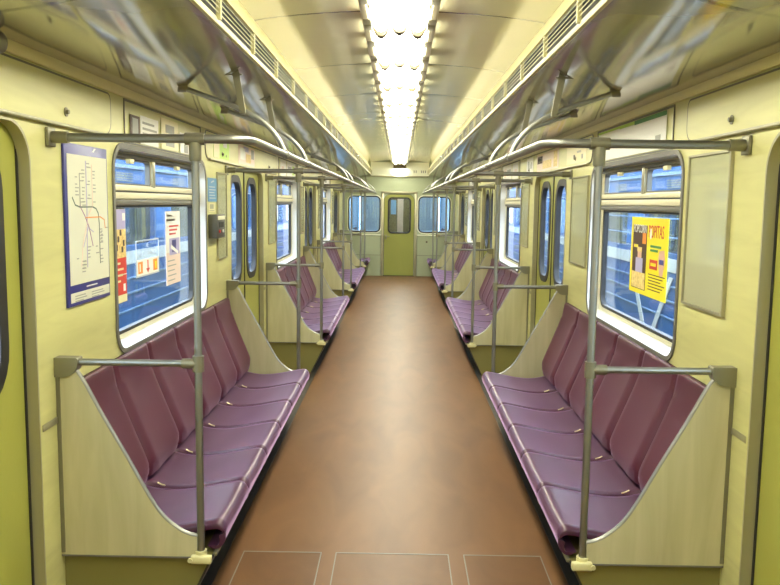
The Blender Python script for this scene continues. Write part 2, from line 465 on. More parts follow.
# ------------------------------------------------------------------ SLIDING DOORS
dn = 0
def make_door(s, c):
    global dn
    dn += 1
    r = bpy.data.objects.new('door_%d' % dn, None); COL.objects.link(r); r.location = (s*XW, c, 0); struct(r)
    # jamb lining
    inn = [(y, z) for y, z in door_hole_pts(c)]
    out = [(c + (y-c)*1.0, z) for y, z in inn]
    k = MB()
    n = len(inn)
    ring = lambda x, e: [(s*x, c + (y-c)*(1 - e/DHALF), z - (e if z > .01 else 0)) for y, z in inn]
    R = [ring(XW-.003, -.002), ring(XW-.003, .006), ring(XW+.036, .008), ring(XW+.036, -.002)]
    V = [[k.bm.verts.new(p) for p in rr] for rr in R]
    for q in range(4):
        A, B = V[q], V[(q+1) % 4]
        for j in range(n-1): k.bm.faces.new((A[j], A[j+1], B[j+1], B[j]))
    k.build('door_jamb', 'jamb', r, smooth=40)
    for e in (-1, 1):
        y0, y1 = (c - DHALF - .03, c - .004) if e < 0 else (c + .004, c + DHALF + .03)
        w0, w1 = (c - .555, c - .105) if e < 0 else (c + .105, c + .555)
        leaf = plate(rrect(y0, y1, .012, 1.87, .01), [rrect(w0, w1, .955, 1.785, .16)], 'x', s*(XW+.040), s*(XW+.070)).build('door_leaf', 'door', r, smooth=40)
        plate(rrect(w0-.012, w1+.012, .943, 1.797, .172), [rrect(w0+.042, w1-.042, .995, 1.745, .12)], 'x', s*(XW+.034), s*(XW+.074)).build('door_gasket', 'rubber', leaf, smooth=40)
        MB().box(s*(XW+.054), s*(XW+.058), w0+.02, w1-.02, .97, 1.77).build('door_pane', 'glass', leaf)
        MB().box(s*(XW+.034), s*(XW+.046), (c-.013) if e < 0 else (c+.004), (c-.004) if e < 0 else (c+.013), .02, 1.85).build('door_edge_seal', 'rubber', leaf)
    # seal gap behind the jamb
    for e in (-1, 1):
        MB().box(s*(XW+.035), s*(XW+.0405), c+e*(DHALF-.018), c+e*(DHALF+.0), .01, 1.80).build('door_side_seal', 'rubber', r)
    MB().box(s*(XW+.001), s*(XW+.09), c-DHALF+.01, c+DHALF-.01, .0005, .012).build('door_threshold', 'jamb', r)
    return r
for s in (-1, 1):
    for c in DOORC: make_door(s, c)

# hinged over-door panels with lip and locks
for s in (-1, 1):
    for i, c in enumerate(DOORC):
        h0, h1 = c - 1.43, min(c + 1.43, YE - .03)
        if i == 0: h0 = YR + 2.7
        where = ['above the doorway beside the camera', 'above the second doorway', 'above the third doorway', 'above the doorway beside the end seats'][i]
        r = thing('overdoor_panel', 'cream hatch panel %s, %s' % (where, SIDE[s]), 'panel', (s*XW, c, 1.87), 'hatch panels over the doors')
        plate(rrect(h0, h1, 1.872, 2.036, .03, rb=.06), [], 'x', s*(XW-.0055), s*(XW-.001)).build('panel_face', 'laminate', r, smooth=40)
        plate(rrect(h0-.010, h1+.010, 1.864, 2.044, .036, rb=.068), [], 'x', s*(XW-.004), s*(XW-.0005)).build('panel_gasket', 'gasketgrey', r, smooth=40)
        MB().box(s*(XW-.020), s*(XW-.001), h0+.07, h1-.07, 1.858, 1.870, .003).build('bottom_lip', 'jamb', r)
        for q in (-.975, .975):
            if c+q < YR or c+q > YE: continue
            MB().tube([(s*(XW-.009), c+q, 1.915), (s*(XW-.005), c+q, 1.915)], .017, 14).tube([(s*(XW-.020), c+q-.004, 1.915), (s*(XW-.008), c+q-.004, 1.915)], .008, 10).build('panel_lock', 'joint', r)

# ------------------------------------------------------------------ BENCHES
BACK = [(1.2165, .905), (1.204, .914), (1.191, .902), (1.181, .845), (1.166, .775), (1.130, .680), (1.092, .585), (1.058, .500), (1.046, .450), (1.050, .405)]
SEAT = [(1.090, .392), (1.062, .380), (1.010, .368), (.940, .363), (.860, .370), (.770, .388), (.700, .402), (.655, .408), (.632, .396), (.622, .370), (.625, .335), (.645, .308), (.668, .302)]
def seat_piece(s, prof, y0, y1, thick, kind):
    pr = smooth_path([(x, 0, z) for x, z in prof], 3)
    n = len(pr); nu = 17; top = []; bot = []
    for j in range(nu):
        u = j/(nu-1); u2 = u
        # finer rows close to the edges
        u2 = .5 - .5*math.cos(PI*u)
        y = y0 + (y1-y0)*u2
        e = min(u2, 1-u2)*(y1-y0)
        rt, rb = [], []
        for k, p in enumerate(pr):
            t = (pr[min(k+1, n-1)] - pr[max(k-1, 0)]).normalized()
            nr = Vector((t.z, 0, -t.x))            # towards the passenger side
            if kind == 'back': nr = Vector((-abs(t.z), 0, abs(t.x)*.6)).normalized() if abs(t.z) > .3 else Vector((-.2, 0, 1)).normalized()
            v = k/(n-1)
            d = -.010*(1 - sstep(0, .016, e))       # rounded side edge
            if kind == 'back':
                cut = .022 + .050*sstep(.82, 1.0, v)
                d -= .016*(1 - sstep(.0, .014, e - .012*sstep(.85, 1, v)))*sstep(.06, .14, v)
                pad = sstep(.36, .42, v)*sstep(cut, cut+.022, e)
                d += .020*pad - .020*pad*(1-(2*u2-1)**2)
            else:
                pad = sstep(.30, .42, v)*(1 - sstep(.70, .80, v))
                d -= .011*pad*(1-(2*u2-1)**2)
                d -= .006*(1-sstep(0, .008, e))
            q = p + nr*d if kind == 'back' else p + Vector((0, 0, 1))*d*(1 if v < .75 else .3) 
            if kind == 'back': q.x = min(q.x, 1.2165)
            rt.append((s*q.x, y, q.z))
            b = p - nr*thick if kind == 'back' else p + Vector((.012 if v > .72 else 0, 0, -thick if v < .72 else (-thick*(1-(v-.72)/.28) - .0)))
            if kind != 'back' and v >= .72: b = Vector((p.x + .024, 0, max(p.z - thick*(1-(v-.72)/.28), .310)))
            if kind == 'back': b = Vector((min(p.x + thick, 1.2185), 0, p.z - .004))
            rb.append((s*b.x, y, b.z))
        top.append(rt); bot.append(rb)
    return MB().solid_grid(top, bot)
def make_bench(s, y0, y1, nseat, label, name='passenger_bench'):
    r = thing(name, label, 'bench', (s*1.0, y0, 0), 'purple benches along the walls')
    MB().prism([(s*1.2195, .001), (s*.805, .001), (s*.668, .283), (s*1.2195, .283)], 'y', y0, y1).build('base', 'plinth', r)
    MB().prism([(s*.806, .002), (s*.798, .002), (s*.660, .286), (s*.668, .288)], 'y', y0-.003, y1+.003).build('kick_plate', 'kick', r)
    MB().box(s*.760, s*1.19, y0+.04, y1-.04, .283, .322).build('support_beam', 'kick', r)
    MB().box(s*.650, s*.664, y0+.0, y1-.0, .282, .297, .003).build('front_trim', 'joint', r)
    a, b = y0 + .026, y1 - .026; w = (b-a)/nseat
    for k in range(nseat):
        seat_piece(s, SEAT, a+w*k+.0022, a+w*(k+1)-.0022, .032, 'seat').build('seat', 'vinyl', r, smooth=60)
        seat_piece(s, BACK, a+w*k+.0035, a+w*(k+1)-.0035, .050, 'back').build('backrest', 'vinyl_back', r, smooth=60)
        if k:
            MB().tube([(s*x, a+w*k, z) for x, z in ((1.018, .384), (1.003, .376), (.985, .371))], .0035, 8).build('seat_clip', 'clip', r)
    return r
bn = {-1: ['under the sticker-covered window beside the metro map', 'between second and third doorways, metro map side', 'between third and fourth doorways, metro map side'],
       1: ['under the window with the yellow popcorn poster', 'between second and third doorways, popcorn poster side', 'between third and fourth doorways, popcorn poster side']}
BEN = {}
for s in (-1, 1):
    b0 = make_bench(s, BENCH0+.013, BENCH0+BENCHL-.013, 6, 'long purple vinyl six-seat bench ' + bn[s][0])
    BEN[s] = b0
    for i in (1, 2): dup(b0, 0, PERIOD*i, label='long purple vinyl six-seat bench ' + bn[s][i])
    make_bench(s, 16.36+.013, YE-.012, 2, 'short purple two-seat bench against the end wall ' + SIDE[s], 'end_bench')

# ------------------------------------------------------------------ PARTITIONS
PP = [(1.158, .992), (1.128, .950), (1.064, .826), (.975, .665), (.891, .508), (.840, .436), (.782, .388), (.745, .371), (.717, .366)]
def make_partition(s, y, label):
    r = thing('bench_partition', label, 'partition', (s*.97, y, .285), 'birch end panels of the benches')
    curve = [(p.x, p.z) for p in smooth_path([(x, 0, z) for x, z in PP], 4)]
    poly = [(s*x, z) for x, z in curve] + [(s*.717, .290), (s*1.2190, .290), (s*1.2190, .992)]
    MB().prism(poly, 'y', y-.011, y+.011).build('panel', 'panel', r, smooth=30)
    MB().tube([(s*x, y, z) for x, z in curve] + [(s*.714, y, .358), (s*.714, y, .296)], .0100, 8).build('edge_trim', 'steel', r, smooth=60)
    MB().box(s*1.205, s*1.2192, y-.0135, y+.0135, .300, .960).build('wall_channel', 'joint', r)
    MB().box(s*.726, s*1.2192, y-.0125, y+.0125, .284, .291).build('bottom_edge', 'gasketgrey', r)
    return r
pl = {0: 'by the doorway beside the camera', 1: 'on the camera side of the second doorway', 2: 'on the far side of the second doorway', 3: 'on the camera side of the third doorway',
      4: 'on the far side of the third doorway', 5: 'on the camera side of the fourth doorway', 6: 'beside the short end seats'}
PY = []
for i in range(3): PY += [BENCH0 + PERIOD*i, BENCH0 + BENCHL + PERIOD*i]
PY.append(16.36)
for s in (-1, 1):
    p0 = make_partition(s, PY[0], '')
    for j, y in enumerate(PY):
        o = p0 if j == 0 else dup(p0, 0, y-PY[0])
        o['label'] = 'birch end panel %s, %s' % (pl[j], SIDE[s])

# ------------------------------------------------------------------ GRAB POLES
def make_pole(s, y, near, label):
    r = thing('grab_pole', label, 'pole', (s*.705, y, .285), 'steel grab poles at the bench ends')
    X = .705
    MB().tube([(s*X, y, .30), (s*X, y, 1.80)], .0138, 16).build('pole', 'steel', r, smooth=60)
    t = MB().tube([(s*X, y, 1.735), (s*X, y, 1.742), (s*X, y, 1.80)], .0215, 16, rs=[.019, .0215, .0215])
    t.tube([(s*(X+.034), y, 1.813), (s*(X-.034), y, 1.813)], .0215, 16)
    t.build('top_joint', 'joint', r, smooth=50)
    j = MB().tube([(s*X, y, .985), (s*X, y, 1.043)], .0205, 16).tube([(s*(X+.058), y, 1.014), (s*X, y, 1.014)], .0185, 14)
    j.build('middle_joint', 'joint', r, smooth=50)
    MB().tube([(s*(X+.02), y, 1.014), (s*1.16, y, 1.014)], .0128, 14).build('armrest_bar', 'steel', r, smooth=60)
    fp = [(1.2192, 1.032), (1.138, 1.032), (1.134, 1.028), (1.134, 1.012)]
    for k in range(7):
        a = PI - PI/2*k/6 + PI*0; fp.append((1.190 + .056*math.cos(PI + PI/2*k/6), 1.012 + .050*math.sin(PI + PI/2*k/6)))
    fp += [(1.2192, .962)]
    MB().prism([(s*x, z) for x, z in fp], 'y', y-.024, y+.024).build('wall_fitting', 'joint', r, smooth=40)
    bk = MB().box(s*.662, s*.738, y-.030, y-.006, .268, .300, .006).tube([(s*X, y, .272), (s*X, y, .312)], .022, 16)
    bk.tube([(s*.738, y-.036, .285), (s*.738, y-.028, .285)], .009, 10)
    bk.build('base_bracket', 'bracket', r, smooth=45)
    e = .55 if near else .545
    if not near:
        MB().tube([(s*1.20, y, 1.813), (s*.535, y, 1.813)], .0145, 14).build('cross_bar', 'steel', r, smooth=60)
    w = MB().box(s*1.206, s*1.2192, y-.030, y+.030, 1.780, 1.846, .003).tube([(s*1.15, y, 1.813), (s*1.208, y, 1.813)], .021, 14)
    w.build('wall_bracket', 'joint', r, smooth=45)
    return r
for s in (-1, 1):
    p0 = make_pole(s, PY[0], True, 'tall grab pole %s, %s' % (pl[0], SIDE[s]))
    p1 = make_pole(s, PY[1], False, '')
    for j, y in enumerate(PY[1:]):
        o = p1 if j == 0 else dup(p1, 0, y-PY[1])
        o['label'] = 'grab pole %s, %s' % (pl[j+1], SIDE[s])

# overhead handrail: wall bar, bend, long rail, curved hangers
for s in (-1, 1):
    r = thing('overhead_handrail', 'long tubular steel overhead handrail bending towards the end wall ' + SIDE[s], 'handrail', (s*.515, BENCH0, 1.81), 'overhead handrails')
    pts = [(s*1.20, 2.80, 1.813), (s*.70, 2.80, 1.813), (s*.585, 2.80, 1.813)]
    for k in range(1, 8):
        a = PI/2*k/8; pts.append((s*(.585 - .07*math.sin(a)), 2.80 + .10*(1-math.cos(a)), 1.813))
    pts += [(s*.514, 2.93, 1.813), (s*.512, 6, 1.813), (s*.512, 11, 1.813), (s*.512, 16.0, 1.813), (s*.512, YE-.02, 1.813)]
    MB().tube(pts, .0155, 16).build('rail', 'steel', r, smooth=60)
    for i in range(4):
        for off in (.88, 1.75):
            y = BENCH0 + PERIOD*i + off - (.30 if i == 3 else 0)
            if y > YE - .1: continue
            hp = [(.985, 2.113), (.955, 2.100), (.86, 2.066), (.740, 2.024), (.655, 1.984), (.595, 1.940), (.548, 1.885), (.520, 1.830), (.514, 1.815)]
            h = MB().tube([(s*p.x, y, p.z) for p in smooth_path([(x, 0, z) for x, z in hp], 4)], .0115, 12).build('hanger', 'steel', r, smooth=60)
            MB().tube([(s*.995, y, 2.116), (s*.962, y, 2.103)], .024, 12, rs=[.030, .016]).build('hanger_flange', 'joint', h, smooth=50)
            MB().prism([(s*.745, 2.166), (s*.714, 2.178), (s*.684, 1.992), (s*.712, 2.002)], 'y', y-.063, y-.057).box(s*.70, s*.79, y-.066, y-.054, 2.158, 2.164).box(s*.69, s*.715, y-.06, y+.0, 1.990, 1.997).build('hanger_strap', 'joint', h)
            MB().tube([(s*.512, y-.028, 1.813), (s*.512, y+.028, 1.813)], .019, 14).build('rail_clamp', 'steel', r, smooth=50)

kn = thing('wall_knob', 'small round steel fitting at the top of the wall near the ceiling cove', 'fitting', (-1.19, 2.36, 2.07))
MB().sphere((-1.172, 2.385, 2.055), .027, (.8, 1, 1.2), 16).build('knob', 'steel', kn, smooth=60)
MB().tube([(-1.207, 2.385, 2.060), (-1.180, 2.385, 2.056)], .014, 12).build('stem', 'joint', kn)
# ------------------------------------------------------------------ WALL FRAMES, MAP, SIGNS
def wall_frame(s, y0, y1, z0, z1, label, first):
    r = thing('poster_frame', label, 'frame', (s*XW, (y0+y1)/2, z0), 'empty glazed poster frames on the walls')
    plate(rrect(y0, y1, z0, z1, .004), [rrect(y0+.009, y1-.009, z0+.009, z1-.009, .002)], 'x', s*(XW-.014), s*(XW-.0005)).build('frame', 'jamb', r)
    MB().box(s*(XW-.006), s*(XW-.0008), y0+.01, y1-.01, z0+.01, z1-.01).build('backing', 'frameback', r)
    MB().box(s*(XW-.011), s*(XW-.009), y0+.011, y1-.011, z0+.011, z1-.011).build('glazing', 'acrylic', r)
    return r
fwhere = {0: 'beside the window with the yellow popcorn poster', }
for s in (-1, 1):
    for i in range(3):
        yb = BENCH0 + PERIOD*i
        if not (s == -1 and i == 0):
            lab = ('empty cream poster frame between the yellow popcorn poster window and its near doorway' if i == 0 else
                   'empty poster frame %s, on its camera side, %s' % (from_end(i)[3:] if False else ['', 'beyond the second doorway', 'beyond the third doorway'][i], SIDE[s]))
            wall_frame(s, yb+.11, yb+.535, 1.195, 1.808, lab, 0)
        d = .0 if s > 0 else .16
        a, b = (yb+2.30, yb+2.78) if s > 0 else (yb+2.535, yb+2.815)
        wall_frame(s, a, b, 1.20, 1.79, 'empty narrow poster frame just before the %s doorway, %s' % (['second', 'third', 'fourth'][i], SIDE[s]), 0)

# metro map
mp = thing('metro_map', 'framed metro line map with navy border on the wall beside the window', 'map', (-XW, 3.12, 1.2))
my0, my1, mz0, mz1 = 2.900, 3.325, 1.195, 1.805
xb = -XW
MB().box(xb, xb+.010, my0, my1, mz0, mz1, .002).build('board', 'navy', mp)
MB().box(xb+.010, xb+.0112, my0+.022, my1-.012, 1.275, mz1-.040).build('map_sheet', 'mapwhite', mp)
MB().box(xb+.010, xb+.0112, my0+.022, my1-.012, mz0+.014, 1.245).build('legend_sheet', 'mapwhite', mp)
def mu(u, v): return (my0 + u*(my1-my0), mz0 + v*(mz1-mz0))    # u along, v up (0..1)
def mline(pts, w, m, name='metro_line'):
    mb = MB()
    P = [mu(*p) for p in pts]
    for (a, b), (c, d) in zip(P, P[1:]):
        L = math.hypot(c-a, d-b); nx, nz = -(d-b)/L*w/2, (c-a)/L*w/2; ex, ez = (c-a)/L*w*.4, (d-b)/L*w*.4
        q = [(a+nx-ex, b+nz-ez), (a-nx-ex, b-nz-ez), (c-nx+ex, d-nz+ez), (c+nx+ex, d+nz+ez)]
        mb.prism(q, 'x', xb+.0112, xb+.0120)
    return mb.build(name, m, mp, smooth=0)
mline([(.31, .82), (.31, .62)], .006, 'grey'); mline([(.46, .90), (.46, .60), (.44, .30), (.44, .23)], .006, 'lilac')
mline([(.60, .88), (.60, .62), (.50, .56), (.38, .42), (.34, .36), (.30, .24)], .006, 'pink')
mline([(.14, .67), (.20, .625), (.30, .612), (.60, .612), (.68, .60), (.73, .57), (.75, .50), (.75, .24)], .0055, 'mapgreen')
mline([(.30, .62), (.40, .56), (.50, .48), (.58, .36)], .004, 'purple'); mline([(.60, .45), (.48, .48), (.36, .36)], .0035, 'lilac')
mline([(.42, .545), (.78, .545), (.88, .525), (.90, .47)], .0045, 'orange')
tk = MB()
for u, va, vb in ((.31, .64, .82), (.46, .62, .90), (.60, .64, .88), (.75, .24, .48), (.44, .22, .36), (.30, .20, .30), (.88, .38, .48)):
    v = va
    while v < vb:
        y, z = mu(u + random.choice((-.10, .015)), v); w = random.uniform(.018, .035)
        tk.box(xb+.0112, xb+.0118, y, y+w, z, z+.0045); v += .022
tk.build('station_marks', 'grey', mp, smooth=0)
lg = MB()
for k in range(3):
    for (u0, u1) in ((.14, .42), (.52, .84)):
        y, z = mu(u0, .025 + k*.016); lg.box(xb+.0112, xb+.0118, y, mu(u0 + (u1-u0)*random.uniform(.5, 1), 0)[0], z, z+.004)
lg.build('legend_marks', 'grey', mp, smooth=0)
MB().box(xb+.0112, xb+.0118, mu(.40, 0)[0], mu(.66, 0)[0], 1.257, 1.262).build('heading_mark', 'white', mp, smooth=0)
MB().prism([(mu(.62, .965)[0], mu(.62, .965)[1]), (mu(.66, .965)[0], mu(.66, .965)[1]), (mu(.72, .99)[0], mu(.72, .99)[1]), (mu(.68, .99)[0], mu(.68, .99)[1])], 'x', xb+.010, xb+.0108).build('corner_mark', 'white', mp, smooth=0)

# signs and intercom by the second doorway
sg = thing('info_sign', 'small blue notice above the grey intercom box near the second doorway', 'sign', (-XW, 5.22, 1.6))
MB().box(-XW, -XW+.004, 5.10, 5.335, 1.592, 1.745).build('plate', 'bluesign', sg)
mbx = MB()
for k in range(5): mbx.box(-XW+.004, -XW+.005, 5.13, 5.13+.17*(1-.1*(k % 3)), 1.612+k*.018, 1.618+k*.018)
mbx.prism([(5.17, 1.712), (5.27, 1.725), (5.25, 1.732), (5.19, 1.722)], 'x', -XW+.004, -XW+.005)
mbx.build('sign_marks', 'trainwhite', sg, smooth=0)
sg2 = thing('sticker', 'tiny pale sticker between the blue notice and the grey intercom', 'sticker', (-XW, 5.20, 1.53))
MB().box(-XW, -XW+.002, 5.12, 5.29, 1.525, 1.582).build('sheet', 'cream', sg2)
MB().box(-XW+.002, -XW+.003, 5.15, 5.25, 1.545, 1.575).box(-XW+.002, -XW+.003, 5.14, 5.27, 1.531, 1.536).build('sticker_marks', 'jamb', sg2)
ic = thing('intercom', 'grey metal passenger intercom box on the wall before the second doorway', 'intercom', (-XW, 5.25, 1.36))
MB().box(-XW, -XW+.060, 5.10, 5.33, 1.355, 1.51, .006).build('housing', 'box', ic)
MB().box(-XW+.060, -XW+.063, 5.12, 5.31, 1.475, 1.500, .001).build('top_label', 'frameback', ic)
for q in range(3):
    MB().tube([(-XW+.058, 5.16+q*.05, 1.40), (-XW+.066, 5.16+q*.05, 1.40)], .010, 12).build('button', ['red', 'joint', 'white'][q], ic)
MB().box(-XW+.059, -XW+.062, 5.15, 5.28, 1.425, 1.46).build('speaker_slots', 'dark', ic)

# ad cards above the windows and over the doors
def card(s, y0, y1, z0, z1, m, label, bits=(), off=0.004, name='advert_card'):
    r = thing(name, label, 'advert', (s*XW, (y0+y1)/2, z0))
    x = XW - off
    MB().box(s*(x-.0015), s*x, y0, y1, z0, z1).build('sheet', m, r)
    for (a, b, c, d, mm, nm) in bits:
        # a,b fractions along Y (seen from inside, in +Y direction), c,d fractions up
        MB().box(s*(x-.0025), s*(x-.0015), y0+(y1-y0)*a, y0+(y1-y0)*b, z0+(z1-z0)*c, z0+(z1-z0)*d).build(nm, mm, r)
    return r
for s in (-1, 1):
    for i in range(3):
        dy = PERIOD*i
        # card rail holding the adverts above the window
        rr = thing('card_rail', 'advert holder strip above %s window, %s' % (['the bench nearby', 'the middle bench', 'the last bench'][i].replace('the bench nearby', 'the nearby bench'), SIDE[s]), 'holder', (s*XW, 4.2+dy, 1.85))
        MB().box(s*(XW-.005), s*(XW-.0005), 3.575+dy, 4.92+dy, 2.036, 2.046).box(s*(XW-.005), s*(XW-.0005), 3.575+dy, 4.92+dy, 1.850, 1.858).build('rails', 'gasketgrey', rr)
        MB().box(s*(XW-.005), s*(XW-.0005), 3.567+dy, 3.575+dy, 1.850, 2.046).box(s*(XW-.005), s*(XW-.0005), 4.92+dy, 4.928+dy, 1.850, 2.046).build('end_strips', 'gasketgrey', rr)
big = card(1, 3.66, 4.90, 1.862, 2.032, 'white', 'wide white advert card with green top band above the popcorn poster window',
     ((0, .40, .88, 1.0, 'green', 'green_band'), (.40, .62, .90, 1.0, 'lime', 'pale_band'), (.62, 1, .93, 1, 'lime', 'pale_band'), (.06, .12, .22, .40, 'grey', 'small_print'), (.13, .17, .20, .30, 'grey', 'small_print')))
card(-1, 3.64, 3.775, 1.862, 1.985, 'brown', 'narrow dark picture card above the sticker-covered window', ((.2, .8, .3, .9, 'grey', 'picture'),))
card(-1, 3.785, 4.06, 1.862, 1.995, 'white', 'white printed notice card above the sticker-covered window', ((.1, .75, .72, .80, 'grey', 'text_line'), (.1, .9, .52, .60, 'grey', 'text_line'), (.1, .8, .34, .42, 'grey', 'text_line'), (.1, .9, .16, .24, 'grey', 'text_line')))
card(-1, 4.11, 4.42, 1.862, 2.020, 'cream', 'yellowish notice card with two grey boxes above the sticker-covered window', ((.25, .75, .55, .82, 'grey', 'grey_box'), (.25, .75, .12, .40, 'grey', 'grey_box')))
card(-1, 4.46, 4.66, 1.862, 1.975, 'white', 'small pale card at the far end of the holder above the sticker-covered window', ((.4, .8, .05, .45, 'grey', 'picture'),))
card(-1, 5.25, 5.72, 1.885, 2.030, 'lime', 'light green card on the hatch panel over the second doorway', ((.0, .35, 0, 1, 'cream', 'cream_area'), (.78, .82, .12, .22, 'black', 'dot'), (.60, .85, .55, .9, 'white', 'white_area')), off=.0060)
card(-1, 6.05, 6.72, 1.880, 2.030, 'pink', 'pinkish flower picture card on the hatch panel over the second doorway', ((.10, .40, .25, .85, 'white', 'flower'), (.45, .75, .15, .6, 'popcorn', 'flower'), (.78, .95, .4, .9, 'grey', 'shadow_area'), (.3, .6, .7, .95, 'lilac', 'flower')), off=.0060)
card(1, 5.20, 5.80, 1.885, 2.030, 'cream', 'cream card with small dark writing on the hatch panel opposite the flower card', ((.15, .22, .15, .35, 'grey', 'small_print'), (.25, .45, .45, .55, 'jamb', 'small_print'), (.55, .62, .2, .4, 'black', 'small_print')), off=.0060)
card(1, 6.10, 7.05, 1.880, 2.030, 'pink', 'reddish and gold advert card on the hatch panel over the popcorn side doorway', ((.05, .2, .1, .9, 'popcorn', 'gold_area'), (.3, .7, .12, .55, 'popcorn', 'gold_area'), (.72, .97, .45, .85, 'brown', 'dark_area'), (.75, .9, .55, .75, 'white', 'white_mark')), off=.0060)
card(1, 7.25, 7.62, 1.885, 2.025, 'white', 'small white card with grey marks beside the reddish advert card', ((.2, .3, .3, .7, 'grey', 'mark'), (.4, .5, .3, .6, 'grey', 'mark'), (.6, .75, .3, .8, 'grey', 'mark')), off=.0060)
for s in (-1, 1):
    card(s, 8.18, 8.60, 1.862, 2.03, 'white', 'plain white card above the middle bench window, nearer end, ' + SIDE[s], ((.2, .6, .2, .6, 'pink', 'picture'),))
    card(s, 8.66, 9.35, 1.862, 2.03, 'white', 'long pale card above the middle bench window, farther end, ' + SIDE[s], ((.1, .5, .3, .7, 'grey', 'text_area'), (.6, .9, .2, .8, 'lime' if s < 0 else 'pink', 'picture')))
    card(s, 12.75, 13.85, 1.862, 2.03, 'white', 'pale card above the window of the bench by the end, ' + SIDE[s], ((.1, .5, .3, .7, 'grey', 'text_area'),))

# window stickers (on the inside of the lower panes)
GX = XW + .0795
def sticker_root(s, y0, y1, z0, z1, m, name, label, cat='sticker'):
    r = thing(name, label, cat, (s*GX, (y0+y1)/2, z0))
    if m: MB().box(s*(GX-.0015), s*GX, y0, y1, z0, z1).build('sheet', m, r)
    return r
def bit(r, s, y0, y1, z0, z1, m, name, lvl=1):
    return MB().box(s*(GX-.0015-.0008*lvl), s*(GX-.0015-.0008*(lvl-1)), y0, y1, z0, z1).build(name, m, r)
# A: narrow photo advert with red lower block
A = sticker_root(-1, 3.60, 3.785, 1.113, 1.555, 'popcorn', 'window_advert', 'narrow advert sticker with red lower block on the window beside the metro map', 'advert')
bit(A, -1, 3.602, 3.783, 1.46, 1.553, 'lilac', 'sky_area'); bit(A, -1, 3.74, 3.775, 1.50, 1.535, 'white', 'corner_mark', 2)
bit(A, -1, 3.602, 3.783, 1.150, 1.325, 'red', 'red_block'); bit(A, -1, 3.602, 3.783, 1.115, 1.150, 'cream', 'cream_strip')
for q, (a, b) in enumerate(((3.61, 3.70), (3.62, 3.74), (3.61, 3.73), (3.64, 3.70))): bit(A, -1, a, b, 1.295-q*.028, 1.305-q*.028, 'cream', 'text_line', 2)
bit(A, -1, 3.735, 3.765, 1.165, 1.20, 'white', 'corner_mark', 2); bit(A, -1, 3.612, 3.782, 1.243, 1.247, 'white', 'text_line', 2)
for (a, z) in ((3.63, 1.43), (3.67, 1.40), (3.70, 1.43), (3.74, 1.38), (3.65, 1.36), (3.72, 1.35)): bit(A, -1, a, a+.022, z, z+.028, 'brown', 'picture_shape', 2)
# B: NE PRYTULYATYSYA plate with orange arrow squares
B = sticker_root(-1, 3.925, 4.30, 1.208, 1.296, 'white', 'door_notice', 'white and clear safety notice with three orange pictograms in the middle of the window', 'sign')
plate(rrect(3.925, 4.30, 1.208, 1.394, .01), [rrect(3.932, 4.293, 1.215, 1.387, .008)], 'x', -(GX-.0030), -GX+.0001).build('outline', 'trainwhite', B)
text('НЕ', .030, 'trainwhite', B, (-(GX-.0022), 4.085, 1.355), (0, 1, 0), (0, 0, 1))
text('ПРИСЛОНЯТЬСЯ', .036, 'trainwhite', B, (-(GX-.0022), 3.950, 1.312), (0, 1, 0), (0, 0, 1), squash=1.02)
bit(B, -1, 3.955, 4.025, 1.225, 1.285, 'orange', 'pictogram'); bit(B, -1, 4.075, 4.135, 1.225, 1.285, 'red', 'pictogram_back') if False else None
bit(B, -1, 4.200, 4.270, 1.225, 1.285, 'orange', 'pictogram')
MB().prism([(4.11, 1.222), (4.14, 1.245), (4.118, 1.245), (4.118, 1.288), (4.102, 1.288), (4.102, 1.245), (4.08, 1.245)], 'x', -(GX-.0023), -(GX-.0015)).build('arrow', 'red', B)
bit(B, -1, 3.975, 3.990, 1.235, 1.275, 'white', 'pictogram_mark', 2); bit(B, -1, 4.232, 4.25, 1.235, 1.272, 'yellow', 'pictogram_mark', 2)
# C: tall pale advert with a telephone picture
Cc = sticker_root(-1, 4.437, 4.725, 1.116, 1.535, 'pink', 'window_advert', 'tall pale pink advert sticker with a mobile phone picture on the window', 'advert')
bit(Cc, -1, 4.439, 4.723, 1.30, 1.533, 'white', 'white_area'); bit(Cc, -1, 4.455, 4.56, 1.505, 1.516, 'orange', 'heading'); bit(Cc, -1, 4.455, 4.62, 1.480, 1.490, 'orange', 'heading') 
for q in range(3): bit(Cc, -1, 4.50, 4.69-.03*q, 1.445-.022*q, 1.455-.022*q, 'red', 'text_line', 2)
bit(Cc, -1, 4.50, 4.70, 1.285, 1.38, 'lilac', 'phone_picture', 2); bit(Cc, -1, 4.55, 4.63, 1.30, 1.37, 'navy', 'phone_screen', 3)
MB().prism([(4.52, 1.325), (4.66, 1.285), (4.67, 1.30), (4.53, 1.345)], 'x', -(GX-.0050), -(GX-.0038)).build('phone_body', 'white', Cc)
for q in range(5): bit(Cc, -1, 4.465, 4.60 + .03*(q % 2), 1.250-.028*q, 1.256-.028*q, 'grey', 'text_line', 2)
# yellow popcorn poster
P = sticker_root(1, 3.800, 4.405, 1.135, 1.540, 'yellow', 'popcorn_poster', 'yellow popcorn poster stuck on the window glass', 'poster')
def pb(u0, u1, v0, v1, m, nm, lvl=1):     # u from its far edge towards the camera, v up
    return bit(P, 1, 4.405-.605*u1, 4.405-.605*u0, 1.135+.405*v0, 1.135+.405*v1, m, nm, lvl)
pb(.06, .46, .06, .90, 'brown', 'photo'); pb(.07, .45, .07, .28, 'popcorn', 'popcorn_heap', 2); pb(.17, .37, .28, .47, 'lilac', 'figure', 2); pb(.22, .33, .47, .58, 'skin', 'figure_head', 2); pb(.21, .34, .55, .61, 'popcorn', 'figure_hair', 3)
pb(.10, .22, .60, .64, 'yellow', 'text_line', 2); pb(.34, .44, .66, .80, 'orange', 'price_block', 2)
text('POPCORN', .062, 'white', P, (GX-.0031, 4.405-.605*.075, 1.135+.405*.80), (0, -1, 0), (0, 0, 1), squash=.76)
